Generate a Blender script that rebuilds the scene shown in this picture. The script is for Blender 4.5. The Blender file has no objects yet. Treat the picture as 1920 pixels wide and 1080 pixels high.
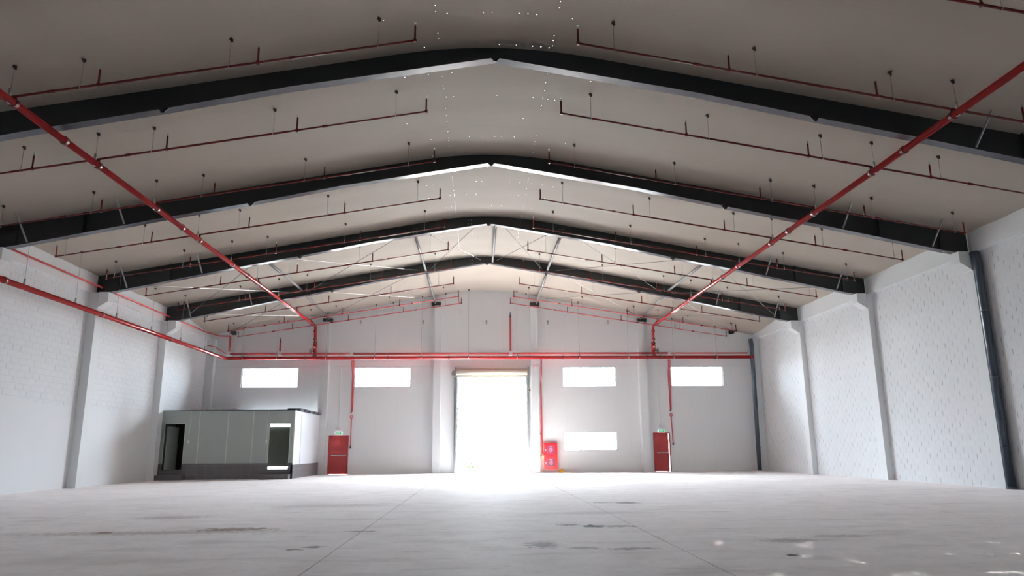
import bpy, math, random
from mathutils import Vector, Matrix

sc = bpy.context.scene
COL = sc.collection
random.seed(7)

# ------------------------------------------------------------------ camera
def make_camera():
    yaw, pitch, roll, f, cx, h = 0.0458917, 0.2194785, -0.0079745, 1350.176, -0.34739, 1.2557
    sy, cy, sp, cp = math.sin(yaw), math.cos(yaw), math.sin(pitch), math.cos(pitch)
    fw = Vector((sy*cp, cy*cp, sp)); r = Vector((cy, -sy, 0)); u = r.cross(fw)
    r2 = r*math.cos(roll)+u*math.sin(roll); u2 = -r*math.sin(roll)+u*math.cos(roll)
    cd = bpy.data.cameras.new('camera'); cam = bpy.data.objects.new('camera', cd); COL.objects.link(cam)
    cd.sensor_width = 36.0; cd.lens = f/1920*36.0; cd.clip_end = 500
    M = Matrix((r2, u2, -fw)).transposed().to_4x4(); M.translation = (cx, 0, h)
    cam.matrix_world = M
    sc.camera = cam
make_camera()

# ------------------------------------------------------------------ light
SUN_STRENGTH, SKY_STRENGTH, EXPOSURE = 480.0, 40.0, 0.42
world = bpy.data.worlds.new('world'); sc.world = world; world.use_nodes = True
bg = world.node_tree.nodes['Background']
bg.inputs[0].default_value = (0.80, 0.90, 1.0, 1); bg.inputs[1].default_value = SKY_STRENGTH
sd = bpy.data.lights.new('sun', 'SUN'); sd.energy = SUN_STRENGTH; sd.angle = math.radians(0.6); sd.color = (1, .975, .93)
sun = bpy.data.objects.new('sun', sd); COL.objects.link(sun)
sun.rotation_euler = Vector((0.50, -0.60, -1.0)).to_track_quat('-Z', 'Y').to_euler()
vs = sc.view_settings
vs.view_transform = 'Standard'; vs.look = 'None'; vs.gamma = 1; vs.use_curve_mapping = False; vs.exposure = EXPOSURE
sc.cycles.max_bounces = 14; sc.cycles.diffuse_bounces = 9; sc.cycles.glossy_bounces = 4; sc.cycles.transparent_max_bounces = 12
sc.cycles.sample_clamp_indirect = 8.0
sc.cycles.caustics_reflective = False

def portal(cx, cy, cz, sx, sz, rot):
    ld = bpy.data.lights.new('window_portal', 'AREA'); ld.shape = 'RECTANGLE'; ld.size = sx; ld.size_y = sz
    ld.cycles.is_portal = True
    o = bpy.data.objects.new('window_portal', ld); COL.objects.link(o)
    o.location = (cx, cy, cz); o.rotation_euler = rot
    return o
R90 = math.radians(90)

# ------------------------------------------------------------------ dimensions
XL, XR, YW, YB = -15.03, 15.17, 39.57, -3.56      # walls
FR = [15.04+6.2*i for i in range(4)]              # the four rafters in view
WINS = [(-13.18, -10.18, 4.56, 5.63), (-7.14, -4.11, 4.56, 5.63), (4.23, 7.18, 4.56, 5.63), (10.27, 13.17, 4.56, 5.63), (4.21, 7.11, 1.13, 2.11)]
SHUT = (-1.58, 2.22, 0.0, 5.13)
DOORL = (-8.36, -7.31, 0.0, 2.02)
DOORR = (9.08, 10.0, 0.0, 2.05)
CABWIN = (-12.3, -9.3, 0.55, 2.9)
RIGHTDOOR = (0, 0, 0, 0)

def smooth01(t):
    t = max(0, min(1, t)); return t*t*(3-2*t)
def zc(x, y=20):                                   # ceiling underside
    a = abs(x)
    z = 10.5-.18*a if a > 2.2 else 10.302-.0409*a*a
    z -= .37*smooth01((y-34.2)/5.4)**1.3
    return z
def zu(x):                                         # rafter underside
    a = abs(x); K = [(0, 10.0), (4.6, 9.2), (7.3, 8.63), (9.7, 8.16), (14.42, 7.17), (16, 7.15)]
    for (a0, b0), (a1, b1) in zip(K, K[1:]):
        if a <= a1: return b0+(b1-b0)*(a-a0)/(a1-a0)
    return 7.15

# ------------------------------------------------------------------ materials
def nmat(name):
    m = bpy.data.materials.new(name); m.use_nodes = True
    return m, m.node_tree, m.node_tree.nodes['Principled BSDF']
def N(nt, t, **k):
    n = nt.nodes.new(t)
    for a, v in k.items(): setattr(n, a, v)
    return n
def mathn(nt, op, a, b=None, c=None):
    n = N(nt, 'ShaderNodeMath', operation=op)
    for i, v in enumerate((a, b, c)):
        if v is None: continue
        if isinstance(v, (int, float)): n.inputs[i].default_value = v
        else: nt.links.new(v, n.inputs[i])
    return n.outputs[0]
def mixc(nt, fac, a, b, mode='MIX'):
    n = N(nt, 'ShaderNodeMix', data_type='RGBA', blend_type=mode)
    for i, v in ((0, fac), (6, a), (7, b)):
        if isinstance(v, (int, float)): n.inputs[i].default_value = v
        elif isinstance(v, tuple): n.inputs[i].default_value = (*v[:3], 1)
        else: nt.links.new(v, n.inputs[i])
    return n.outputs[2]
def noise(nt, vec, scale, detail=4, rough=.5):
    n = N(nt, 'ShaderNodeTexNoise'); n.inputs['Scale'].default_value = scale
    n.inputs['Detail'].default_value = detail; n.inputs['Roughness'].default_value = rough
    if vec is not None: nt.links.new(vec, n.inputs['Vector'])
    return n.outputs['Fac']
def ramp(nt, v, lo, hi):
    n = N(nt, 'ShaderNodeMapRange'); n.inputs['From Min'].default_value = lo; n.inputs['From Max'].default_value = hi
    nt.links.new(v, n.inputs['Value']); return n.outputs[0]
def ocoord(nt): return N(nt, 'ShaderNodeTexCoord').outputs['Object']
def bump(nt, b, h, strength, dist=.02):
    n = N(nt, 'ShaderNodeBump'); n.inputs['Strength'].default_value = strength; n.inputs['Distance'].default_value = dist
    nt.links.new(h, n.inputs['Height']); nt.links.new(n.outputs[0], b.inputs['Normal'])

def paint(name, col, rough=.5, metal=0, var=.06, scale=3, spec=.5, bmp=0):
    m, nt, b = nmat(name)
    f = noise(nt, ocoord(nt), scale)
    dark = tuple(c*(1-var*2) for c in col)
    nt.links.new(mixc(nt, f, dark, tuple(min(1, c*(1+var)) for c in col)), b.inputs['Base Color'])
    b.inputs['Roughness'].default_value = rough; b.inputs['Metallic'].default_value = metal
    b.inputs['Specular IOR Level'].default_value = spec
    if bmp: bump(nt, b, noise(nt, ocoord(nt), scale*8), bmp, .01)
    return m

M = {}
M['white'] = paint('white_wall_paint', (.83, .86, .875), .75, var=.02, scale=.6)
M['farwall'] = paint('grey_white_panel_paint', (.80, .83, .845), .7, var=.02, scale=.5)
M['red_pipe'] = paint('glossy_red_pipe_paint', (.36, .012, .014), .13, var=.1, scale=1.5, spec=.6)
M['red_branch'] = paint('dark_red_pipe_paint', (.14, .008, .007), .25, var=.1, scale=1.5)
M['coupling'] = paint('dark_red_grooved_coupling', (.13, .006, .007), .35, var=.1, scale=4)
M['red_thin'] = paint('faded_red_conduit_paint', (.55, .07, .08), .4, var=.1, scale=2)
M['red_door'] = paint('matt_red_door_paint', (.36, .030, .032), .5, var=.08, scale=2)
M['red_box'] = paint('bright_red_cabinet_enamel', (.75, .010, .018), .3, var=.05, scale=3)
M['steel_dark'] = paint('charcoal_steel_paint', (.015, .018, .020), .45, var=.2, scale=.8)
M['rodsteel'] = paint('dull_grey_rod_steel', (.17, .17, .175), .85, var=.1, spec=.08)
M['strut'] = paint('weathered_galvanised_tube', (.20, .20, .205), .5, metal=.35, var=.15, scale=5)
M['galv'] = paint('galvanised_steel', (.42, .43, .44), .38, metal=.75, var=.15, scale=6)
M['flange'] = paint('greyish_lit_flange', (.07, .07, .09), .2, var=.12, scale=1.2, spec=.4)  # paler than the web: floor light on rafter undersides put into the colour
M['black'] = paint('black_fitting', (.015, .015, .016), .5, var=.1)
M['dark_metal'] = paint('weathered_bracket_metal', (.055, .05, .045), .5, metal=.3, var=.2, scale=20)
M['slate'] = paint('slate_blue_plastic_pipe', (.062, .085, .12), .35, var=.15, scale=1.5)
M['cabin'] = paint('grey_green_panel_coating', (.42, .47, .45), .6, var=.03, scale=.8)
M['cabin_white'] = paint('white_panel_coating', (.70, .72, .76), .5, var=.02)
M['joint'] = paint('pale_joint_strip', (.62, .68, .64), .5, var=.02)
M['beige'] = paint('beige_shutter_slats', (.62, .55, .46), .5, var=.05)
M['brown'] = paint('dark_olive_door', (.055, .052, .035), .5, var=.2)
M['plastic_white'] = paint('white_plastic', (.8, .8, .8), .4, var=.02)
M['straw'] = paint('straw_bristles', (.42, .33, .22), .8, var=.2, scale=30)
M['wood'] = paint('pale_wood_handle', (.60, .50, .38), .6, var=.1, scale=10)
M['yellow'] = paint('yellow_plastic', (.85, .42, .02), .4, var=.05)
M['ring'] = paint('pale_red_ring', (.6, .12, .12), .4, var=.05)
M['outground'] = paint('sunlit_yard_concrete', (.34, .34, .33), .8, var=.1, scale=.3)
M['leaf'] = paint('pale_green_leaves', (.16, .26, .10), .6, var=.3, scale=3)
M['bark'] = paint('grey_bark', (.22, .18, .14), .8, var=.2, scale=6)
M['frame'] = paint('white_window_frame', (.75, .75, .75), .5, var=.02)
M['darkglass'] = paint('smoked_inspection_pane', (.07, .012, .03), .15, var=.2)

def tiled(name, col, tile, grout, wet=.4):
    m, nt, b = nmat(name)
    br = N(nt, 'ShaderNodeTexBrick'); br.offset = 0
    mp = N(nt, 'ShaderNodeMapping'); nt.links.new(ocoord(nt), mp.inputs[0]); mp.inputs['Rotation'].default_value = (R90, 0, 0)
    # sum x and y so that both upright faces show the joints
    sx = N(nt, 'ShaderNodeSeparateXYZ'); nt.links.new(ocoord(nt), sx.inputs[0])
    cb = N(nt, 'ShaderNodeCombineXYZ'); nt.links.new(mathn(nt, 'ADD', sx.outputs[0], sx.outputs[1]), cb.inputs[0]); nt.links.new(sx.outputs[2], cb.inputs[1])
    nt.links.new(cb.outputs[0], br.inputs['Vector'])
    br.inputs['Color1'].default_value = (*col, 1); br.inputs['Color2'].default_value = tuple(c*.85 for c in col)+(1,)
    br.inputs['Mortar'].default_value = (*grout, 1); br.inputs['Scale'].default_value = 1; br.inputs['Mortar Size'].default_value = .006
    br.inputs['Brick Width'].default_value = tile[0]; br.inputs['Row Height'].default_value = tile[1]
    nt.links.new(br.outputs['Color'], b.inputs['Base Color']); b.inputs['Roughness'].default_value = wet
    return m
M['plinth'] = tiled('dark_grey_plinth_tiles', (.13, .125, .13), (.40, .21), (.20, .19, .20))

def block_material(name, zmin, vs_=1.0, hs_=.10):
    m, nt, b = nmat(name)
    oc = ocoord(nt)
    s = N(nt, 'ShaderNodeSeparateXYZ'); nt.links.new(oc, s.inputs[0]); y, z = s.outputs[1], s.outputs[2]
    zr = mathn(nt, 'DIVIDE', z, .2)
    row = mathn(nt, 'FLOOR', zr); fz = mathn(nt, 'FRACT', zr)
    off = mathn(nt, 'MULTIPLY', mathn(nt, 'MODULO', row, 2.0), .5)
    yr = mathn(nt, 'ADD', mathn(nt, 'DIVIDE', y, .4), off)
    colm = mathn(nt, 'FLOOR', yr); fy = mathn(nt, 'FRACT', yr)
    cb = N(nt, 'ShaderNodeCombineXYZ'); nt.links.new(row, cb.inputs[0]); nt.links.new(colm, cb.inputs[1])
    wn = N(nt, 'ShaderNodeTexWhiteNoise'); nt.links.new(cb.outputs[0], wn.inputs['Vector'])
    rnd = wn.outputs['Value']
    vj = mathn(nt, 'LESS_THAN', fy, mathn(nt, 'MULTIPLY', mathn(nt, 'ADD', rnd, .5), .030))
    vz = mathn(nt, 'MULTIPLY', mathn(nt, 'GREATER_THAN', fz, .12), mathn(nt, 'LESS_THAN', fz, .9))
    vj = mathn(nt, 'MULTIPLY', vj, vz)
    hj = mathn(nt, 'LESS_THAN', fz, .05)
    msk = mathn(nt, 'GREATER_THAN', z, zmin)
    vj = mathn(nt, 'MULTIPLY', vj, msk); hj = mathn(nt, 'MULTIPLY', hj, msk)
    base = mixc(nt, noise(nt, oc, .5), (.81, .835, .86), (.85, .87, .89))
    c2 = mixc(nt, mathn(nt, 'MULTIPLY', rnd, mathn(nt, 'MULTIPLY', msk, .10)), base, (.62, .64, .66))
    c3 = mixc(nt, mathn(nt, 'MULTIPLY', vj, mathn(nt, 'MULTIPLY', mathn(nt, 'ADD', mathn(nt, 'MULTIPLY', rnd, .5), .25), vs_)), c2, (.26, .27, .28))
    c4 = mixc(nt, mathn(nt, 'MULTIPLY', hj, hs_), c3, (.4, .4, .4))
    nt.links.new(c4, b.inputs['Base Color']); b.inputs['Roughness'].default_value = .8
    h = mathn(nt, 'SUBTRACT', 1.0, mathn(nt, 'MAXIMUM', vj, mathn(nt, 'MULTIPLY', hj, .3)))
    bump(nt, b, h, .3, .01)
    return m
M['blockL'] = block_material('painted_blockwork_above_plaster', 2.87, .75, .32)
M['blockR'] = block_material('painted_blockwork', .02, 1.45, .12)

def panel_material():
    m, nt, b = nmat('flat_cladding_panels')
    oc = ocoord(nt); s = N(nt, 'ShaderNodeSeparateXYZ'); nt.links.new(oc, s.inputs[0])
    fx = mathn(nt, 'FRACT', mathn(nt, 'DIVIDE', mathn(nt, 'ADD', s.outputs[0], 60.0), 1.15))
    seam = mathn(nt, 'LESS_THAN', fx, .012)
    fz = mathn(nt, 'ABSOLUTE', mathn(nt, 'SUBTRACT', s.outputs[2], 5.68)); hz = mathn(nt, 'LESS_THAN', fz, .012)
    base = mixc(nt, noise(nt, oc, .4), (.81, .835, .85), (.85, .87, .885))
    c = mixc(nt, mathn(nt, 'MULTIPLY', mathn(nt, 'MAXIMUM', mathn(nt, 'MULTIPLY', seam, .45), hz), .30), base, (.5, .5, .5))
    nt.links.new(c, b.inputs['Base Color']); b.inputs['Roughness'].default_value = .6
    return m
M['panels'] = panel_material()

def floor_material():
    m, nt, b = nmat('dusty_concrete_floor')
    oc = ocoord(nt); s = N(nt, 'ShaderNodeSeparateXYZ'); nt.links.new(oc, s.inputs[0]); x, y = s.outputs[0], s.outputs[1]
    n1 = noise(nt, oc, .25, 6, .6); n2 = noise(nt, oc, 1.6, 8, .65); n3 = noise(nt, oc, 9, 5, .6)
    base = mixc(nt, ramp(nt, n1, .3, .7), (.80, .735, .715), (.89, .84, .825))
    c = mixc(nt, mathn(nt, 'MULTIPLY', ramp(nt, n2, .46, .72), .38), base, (.54, .465, .43))
    c = mixc(nt, mathn(nt, 'MULTIPLY', ramp(nt, n3, .52, .72), .22), c, (.30, .27, .25))
    # trowel scuffs stretched along x
    mp = N(nt, 'ShaderNodeMapping'); nt.links.new(oc, mp.inputs[0]); mp.inputs['Scale'].default_value = (.5, 1.6, 1); mp.inputs['Rotation'].default_value = (0, 0, .35)
    c = mixc(nt, mathn(nt, 'MULTIPLY', ramp(nt, noise(nt, mp.outputs[0], 1.1, 9, .7), .52, .64), .34), c, (.42, .36, .33))
    # saw-cut joints
    def line(v, at, w, wob):
        d = mathn(nt, 'ABSOLUTE', mathn(nt, 'SUBTRACT', mathn(nt, 'ADD', v, mathn(nt, 'MULTIPLY', mathn(nt, 'SUBTRACT', n1, .5), wob)), at))
        return mathn(nt, 'LESS_THAN', d, w)
    j = line(x, -2.2, .011, .05)
    for a, v in ((2.2, x), (-8.6, x), (8.6, x), (11.75, y), (5.6, y), (18.0, y), (24.2, y)):
        j = mathn(nt, 'MAXIMUM', j, line(v, a, .010, .05))
    c = mixc(nt, mathn(nt, 'MULTIPLY', j, mathn(nt, 'MULTIPLY', n2, 1.1)), c, (.24, .20, .18))
    # stains where the photo has them: (x, y, rx, ry, strength, colour)
    for i, (sx, sy, rx, ry, st, cc) in enumerate([
            (1.52, 12.35, .20, .22, 1.3, (.03, .03, .035)), (1.15, 12.6, .22, .12, .6, (.16, .14, .13)), (1.9, 12.3, .45, .22, .40, (.22, .2, .19)),
            (.50, 10.1, .28, .38, .55, (.33, .30, .29)), (1.0, 9.75, .26, .16, .45, (.33, .30, .29)), (1.6, 9.6, .42, .14, .45, (.33, .30, .29)),
            (-6.3, 12.3, .16, .14, .8, (.30, .20, .16)), (-4.35, 12.55, .75, .35, .55, (.36, .24, .18)), (-5.6, 12.2, 2.6, .35, .30, (.36, .26, .21)),
            (3.1, 17.4, .35, .40, .6, (.28, .26, .26)), (2.5, 17.5, .25, .2, .45, (.28, .26, .26)),
            (-2.55, 10.2, .16, .14, .7, (.32, .26, .23)), (-2.75, 9.95, .14, .1, .6, (.32, .26, .23)), (-2.2, 12.0, .3, .1, .5, (.32, .26, .23)),
            (3.35, 8.85, .08, .10, 1, (.12, .11, .11)), (-6.3, 14.9, .9, .5, .25, (.38, .29, .25)), (-3.8, 17.5, 1.8, .5, .22, (.38, .30, .26)),
            (-5.0, 9.3, 1.2, .5, .12, (.36, .28, .25)), (3.9, 10.2, .5, .3, .35, (.34, .29, .28)), (2.0, 14.8, 1.1, .4, .25, (.36, .33, .33)),
            (4.9, 10.6, .6, .2, .3, (.34, .26, .23))]):
        st *= 1.9
        dx = mathn(nt, 'DIVIDE', mathn(nt, 'SUBTRACT', x, sx), rx); dy = mathn(nt, 'DIVIDE', mathn(nt, 'SUBTRACT', y, sy), ry)
        d = mathn(nt, 'SQRT', mathn(nt, 'ADD', mathn(nt, 'MULTIPLY', dx, dx), mathn(nt, 'MULTIPLY', dy, dy)))
        d = mathn(nt, 'ADD', d, mathn(nt, 'MULTIPLY', mathn(nt, 'SUBTRACT', n3, .5), 2.6))
        f = N(nt, 'ShaderNodeMapRange'); f.inputs['From Min'].default_value = 1.0; f.inputs['From Max'].default_value = .45
        nt.links.new(d, f.inputs['Value'])
        c = mixc(nt, mathn(nt, 'MINIMUM', mathn(nt, 'MULTIPLY', f.outputs[0], st), 1.0), c, cc)
    nt.links.new(c, b.inputs['Base Color'])
    nt.links.new(ramp(nt, n2, -1.6, 1.3), b.inputs['Roughness'])
    b.inputs['Specular IOR Level'].default_value = .35
    bw = N(nt, 'ShaderNodeRGBToBW'); nt.links.new(c, bw.inputs[0])
    mr = N(nt, 'ShaderNodeMapRange'); nt.links.new(bw.outputs[0], mr.inputs['Value'])
    for q_, v_ in (('From Min', .25), ('From Max', .82), ('To Min', .05), ('To Max', .68)): mr.inputs[q_].default_value = v_
    nt.links.new(mr.outputs[0], b.inputs['Sheen Weight']); b.inputs['Sheen Tint'].default_value = (1, .93, .91, 1); b.inputs['Sheen Roughness'].default_value = .5   # dust-like sheen added to brighten the floor at grazing view
    bump(nt, b, n3, .08, .01)
    return m
M['floor'] = floor_material()

def ceiling_material():
    m, nt, b = nmat('beige_insulation_facing')
    oc = ocoord(nt); s = N(nt, 'ShaderNodeSeparateXYZ'); nt.links.new(oc, s.inputs[0]); x, y = s.outputs[0], s.outputs[1]
    c = mixc(nt, noise(nt, oc, .35, 5), (.38, .335, .285), (.46, .405, .35))
    def lines(v, p, w, k):
        fx = mathn(nt, 'FRACT', mathn(nt, 'DIVIDE', mathn(nt, 'ADD', v, 60.0+k), p)); return mathn(nt, 'LESS_THAN', fx, w/p)
    seam = mathn(nt, 'MAXIMUM', lines(y, 1.24, .012, .2), lines(x, 3.4, .010, 1.63))
    c = mixc(nt, mathn(nt, 'MULTIPLY', seam, mathn(nt, 'MULTIPLY', noise(nt, oc, 1.2), .55)), c, (.30, .26, .23))
    nt.links.new(c, b.inputs['Base Color']); b.inputs['Roughness'].default_value = .68
    b.inputs['Specular IOR Level'].default_value = .35
    mp = N(nt, 'ShaderNodeMapping'); nt.links.new(oc, mp.inputs[0]); mp.inputs['Scale'].default_value = (.3, 1.4, 1)
    bump(nt, b, noise(nt, mp.outputs[0], 1.2, 4), .25, .06)
    # screw holes along the ridge seams, letting the sky through
    def holes(u, v, du, at, r, p):                     # dots along v every du, on the lines |u - at| < r
        cell = mathn(nt, 'FLOOR', mathn(nt, 'DIVIDE', v, du)); wn = N(nt, 'ShaderNodeTexWhiteNoise', noise_dimensions='2D')
        cb = N(nt, 'ShaderNodeCombineXYZ'); nt.links.new(cell, cb.inputs[0]); cb.inputs[1].default_value = at if isinstance(at, float) else 0
        if not isinstance(at, float): nt.links.new(mathn(nt, 'FLOOR', mathn(nt, 'DIVIDE', mathn(nt, 'ADD', u, .62), 1.24)), cb.inputs[1])
        nt.links.new(cb.outputs[0], wn.inputs['Vector'])
        fv = mathn(nt, 'ABSOLUTE', mathn(nt, 'SUBTRACT', mathn(nt, 'FRACT', mathn(nt, 'DIVIDE', v, du)), .5))
        fu = mathn(nt, 'ABSOLUTE', mathn(nt, 'SUBTRACT', u, at)) if isinstance(at, float) else mathn(nt, 'ABSOLUTE', mathn(nt, 'SUBTRACT', mathn(nt, 'FRACT', mathn(nt, 'DIVIDE', mathn(nt, 'ADD', u, .62), 1.24)), .5))
        rr = r if isinstance(at, float) else r/1.24
        return mathn(nt, 'MULTIPLY', mathn(nt, 'MULTIPLY', mathn(nt, 'LESS_THAN', fu, rr), mathn(nt, 'LESS_THAN', fv, r/du*1.3)), mathn(nt, 'LESS_THAN', wn.outputs['Value'], p))
    near = mathn(nt, 'MULTIPLY', mathn(nt, 'LESS_THAN', mathn(nt, 'ABSOLUTE', x), 2.4), mathn(nt, 'LESS_THAN', y, 30.0))
    h = mathn(nt, 'MAXIMUM', mathn(nt, 'MAXIMUM', holes(x, y, .21, -1.28, .0032, .5), holes(x, y, .21, 1.3, .0032, .5)), mathn(nt, 'MULTIPLY', near, holes(y, x, .19, None, .004, .26)))
    tr = N(nt, 'ShaderNodeBsdfTransparent'); mxs = N(nt, 'ShaderNodeMixShader'); out = nt.nodes['Material Output']
    nt.links.new(h, mxs.inputs[0]); nt.links.new(b.outputs[0], mxs.inputs[1]); nt.links.new(tr.outputs[0], mxs.inputs[2]); nt.links.new(mxs.outputs[0], out.inputs[0])
    return m
M['ceiling'] = ceiling_material()

def glass_material():
    m = bpy.data.materials.new('clear_window_glass'); m.use_nodes = True; nt = m.node_tree
    nt.nodes.remove(nt.nodes['Principled BSDF']); out = nt.nodes['Material Output']
    tr = N(nt, 'ShaderNodeBsdfTransparent'); tr.inputs[0].default_value = (.97, .98, .98, 1)
    gl = N(nt, 'ShaderNodeBsdfGlossy'); gl.inputs['Roughness'].default_value = .02
    fr = N(nt, 'ShaderNodeFresnel'); fr.inputs[0].default_value = 1.45
    mx = N(nt, 'ShaderNodeMixShader'); nt.links.new(fr.outputs[0], mx.inputs[0]); nt.links.new(tr.outputs[0], mx.inputs[1]); nt.links.new(gl.outputs[0], mx.inputs[2])
    nt.links.new(mx.outputs[0], out.inputs[0]); return m
M['glass'] = glass_material()

def emit_material(name, col, s):
    m, nt, b = nmat(name)
    b.inputs['Base Color'].default_value = (*col, 1); b.inputs['Emission Color'].default_value = (*col, 1); b.inputs['Emission Strength'].default_value = s
    return m
M['exit_green'] = emit_material('lit_green_sign_face', (.01, .30, .12), .5)
M['exit_white'] = emit_material('lit_white_sign_edge', (.9, 1, .95), .35)

# ------------------------------------------------------------------ mesh builder
class MB:
    def __init__(s): s.v = []; s.f = []
    def box(s, x0, x1, y0, y1, z0, z1):
        n = len(s.v)
        s.v += [(x0, y0, z0), (x1, y0, z0), (x1, y1, z0), (x0, y1, z0), (x0, y0, z1), (x1, y0, z1), (x1, y1, z1), (x0, y1, z1)]
        s.f += [tuple(n+i for i in q) for q in ((0, 3, 2, 1), (4, 5, 6, 7), (0, 1, 5, 4), (1, 2, 6, 5), (2, 3, 7, 6), (3, 0, 4, 7))]
        return s
    def bar(s, p0, p1, w, h, up=(0, 0, 1)):
        p0, p1 = Vector(p0), Vector(p1); d = (p1-p0).normalized(); a = d.cross(Vector(up)).normalized()*w/2; b = a.cross(d).normalized()*h/2
        n = len(s.v)
        for p in (p0, p1): s.v += [tuple(p-a-b), tuple(p+a-b), tuple(p+a+b), tuple(p-a+b)]
        s.f += [tuple(n+i for i in q) for q in ((0, 3, 2, 1), (4, 5, 6, 7), (0, 1, 5, 4), (1, 2, 6, 5), (2, 3, 7, 6), (3, 0, 4, 7))]
        return s
    def tube(s, pts, r, seg=10, cap=True):
        pts = [Vector(p) for p in pts]; rr = r if isinstance(r, (list, tuple)) else [r]*len(pts); n0 = len(s.v)
        prev = None
        for i, p in enumerate(pts):
            d = (pts[min(i+1, len(pts)-1)]-pts[max(i-1, 0)]).normalized()
            if prev is None:
                a = d.cross(Vector((0, 0, 1)));
                if a.length < .01: a = d.cross(Vector((1, 0, 0)))
            else:
                a = prev-d*prev.dot(d)
            a.normalize(); prev = a.copy(); b = d.cross(a)
            for k in range(seg):
                t = 2*math.pi*k/seg; s.v.append(tuple(p+(a*math.cos(t)+b*math.sin(t))*rr[i]))
        for i in range(len(pts)-1):
            for k in range(seg):
                q = n0+i*seg; s.f.append((q+k, q+(k+1) % seg, q+seg+(k+1) % seg, q+seg+k))
        if cap:
            s.f.append(tuple(n0+k for k in range(seg))[::-1]); s.f.append(tuple(n0+(len(pts)-1)*seg+k for k in range(seg)))
        return s
    def prism(s, poly, axis, a0, a1):
        """poly: 2D points; axis 'y' -> (x,z), 'x' -> (y,z), 'z' -> (x,y)"""
        n = len(s.v); k = len(poly)
        def mk(p, a): return {'y': (p[0], a, p[1]), 'x': (a, p[0], p[1]), 'z': (p[0], p[1], a)}[axis]
        s.v += [mk(p, a0) for p in poly]+[mk(p, a1) for p in poly]
        s.f += [tuple(range(n, n+k)), tuple(range(n+k, n+2*k))[::-1]]
        for i in range(k): j = (i+1) % k; s.f.append((n+i, n+k+i, n+k+j, n+j))
        return s
    def ring(s, c, axis, R, r, seg=20, sub=6):
        c = Vector(c); A = Vector(axis).normalized(); u = A.cross(Vector((0, 0, 1)))
        if u.length < .01: u = A.cross(Vector((1, 0, 0)))
        u.normalize(); w = A.cross(u); n = len(s.v)
        for i in range(seg):
            t = 2*math.pi*i/seg; d = u*math.cos(t)+w*math.sin(t)
            for k in range(sub):
                q = 2*math.pi*k/sub; s.v.append(tuple(c+d*(R+r*math.cos(q))+A*r*math.sin(q)))
        for i in range(seg):
            for k in range(sub):
                a = n+i*sub; b = n+((i+1) % seg)*sub; s.f.append((a+k, a+(k+1) % sub, b+(k+1) % sub, b+k))
        return s
    def ball(s, c, r, seg=10, rings=6, sz=1):
        return s.tube([(c[0], c[1], c[2]+math.sin(-math.pi/2+math.pi*i/rings)*r*sz) for i in range(rings+1)], [max(.001, r*math.cos(-math.pi/2+math.pi*i/rings)) for i in range(rings+1)], seg)
    def build(s, name, mat, parent=None, org=(0, 0, 0), smooth=False, fix=True):
        me = bpy.data.meshes.new(name)
        me.from_pydata([(v[0]-org[0], v[1]-org[1], v[2]-org[2]) for v in s.v], [], s.f)
        if fix:
            import bmesh
            bm = bmesh.new(); bm.from_mesh(me); bmesh.ops.recalc_face_normals(bm, faces=bm.faces); bm.to_mesh(me); bm.free()
        me.materials.append(M[mat] if isinstance(mat, str) else mat)
        if smooth:
            for p in me.polygons: p.use_smooth = len(p.vertices) == 4
        o = bpy.data.objects.new(name, me); COL.objects.link(o)
        if parent is not None: o.parent = parent
        else: o.location = org
        return o
def tag(o, label=None, cat=None, group=None, kind=None):
    for k, v in (('label', label), ('category', cat), ('group', group), ('kind', kind)):
        if v: o[k] = v
    return o
def empty(name, loc, label, cat, group=None, kind=None):
    o = bpy.data.objects.new(name, None); COL.objects.link(o); o.location = loc; o.empty_display_size = .1
    return tag(o, label, cat, group, kind)
def struct(name, mb, mat, label, cat, **k):
    return tag(mb.build(name, mat, **k), label, cat, kind='structure')
def use(name, me, parent, loc=(0, 0, 0), rot=(0, 0, 0), scale=(1, 1, 1)):
    o = bpy.data.objects.new(name, me); COL.objects.link(o); o.parent = parent; o.location = loc; o.rotation_euler = rot; o.scale = scale
    return o
ORD = ['first', 'second', 'third', 'fourth', 'fifth', 'sixth', 'seventh', 'eighth', 'ninth', 'tenth', 'eleventh', 'twelfth']

# ------------------------------------------------------------------ shell
struct('floor', MB().box(XL-.3, XR+.3, YB-.3, YW+.02, -.2, 0), 'floor', 'dusty grey concrete floor slab with saw-cut joints and dark stains', 'floor')
tag(MB().box(-70, 70, YW+.02, 120, -.25, -.04).build('ground', 'outground'), 'bright sunlit yard outside the open roller shutter', 'ground', kind='structure')

def wall_with_holes(u0, u1, z0, z1, holes):
    us = sorted({u0, u1} | {h[0] for h in holes} | {h[1] for h in holes}); zs = sorted({z0, z1} | {h[2] for h in holes} | {h[3] for h in holes})
    cells = []
    for a, b in zip(us, us[1:]):
        run = None
        for c, d in zip(zs, zs[1:]):
            m = ((a+b)/2, (c+d)/2)
            if any(h[0] < m[0] < h[1] and h[2] < m[1] < h[3] for h in holes): run = None; continue
            if run is None: run = [a, b, c, d]; cells.append(run)
            else: run[3] = d
    return cells
mb = MB()
for a, b, c, d in wall_with_holes(XL-.3, XR+.3, -.1, 11.2, WINS+[SHUT, DOORL, DOORR, CABWIN]): mb.box(a, b, YW, YW+.16, c, d)
struct('wall_back', mb, 'panels', 'pale grey gable wall of flat panels at the far end of the hall', 'wall')
struct('wall_left', MB().box(XL-.3, XL, YB-.3, YW+.16, -.1, 8.6), 'blockL', 'white wall on the cabin side, blockwork above smooth plaster', 'wall')
mb = MB()
for a, b, c, d in wall_with_holes(YB-.3, YW+.16, -.1, 8.6, []): mb.box(XR, XR+.3, a, b, c, d)
struct('wall_right', mb, 'blockR', 'white painted block wall behind the two dark downpipes', 'wall')
REAR = []
mb = MB()
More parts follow.
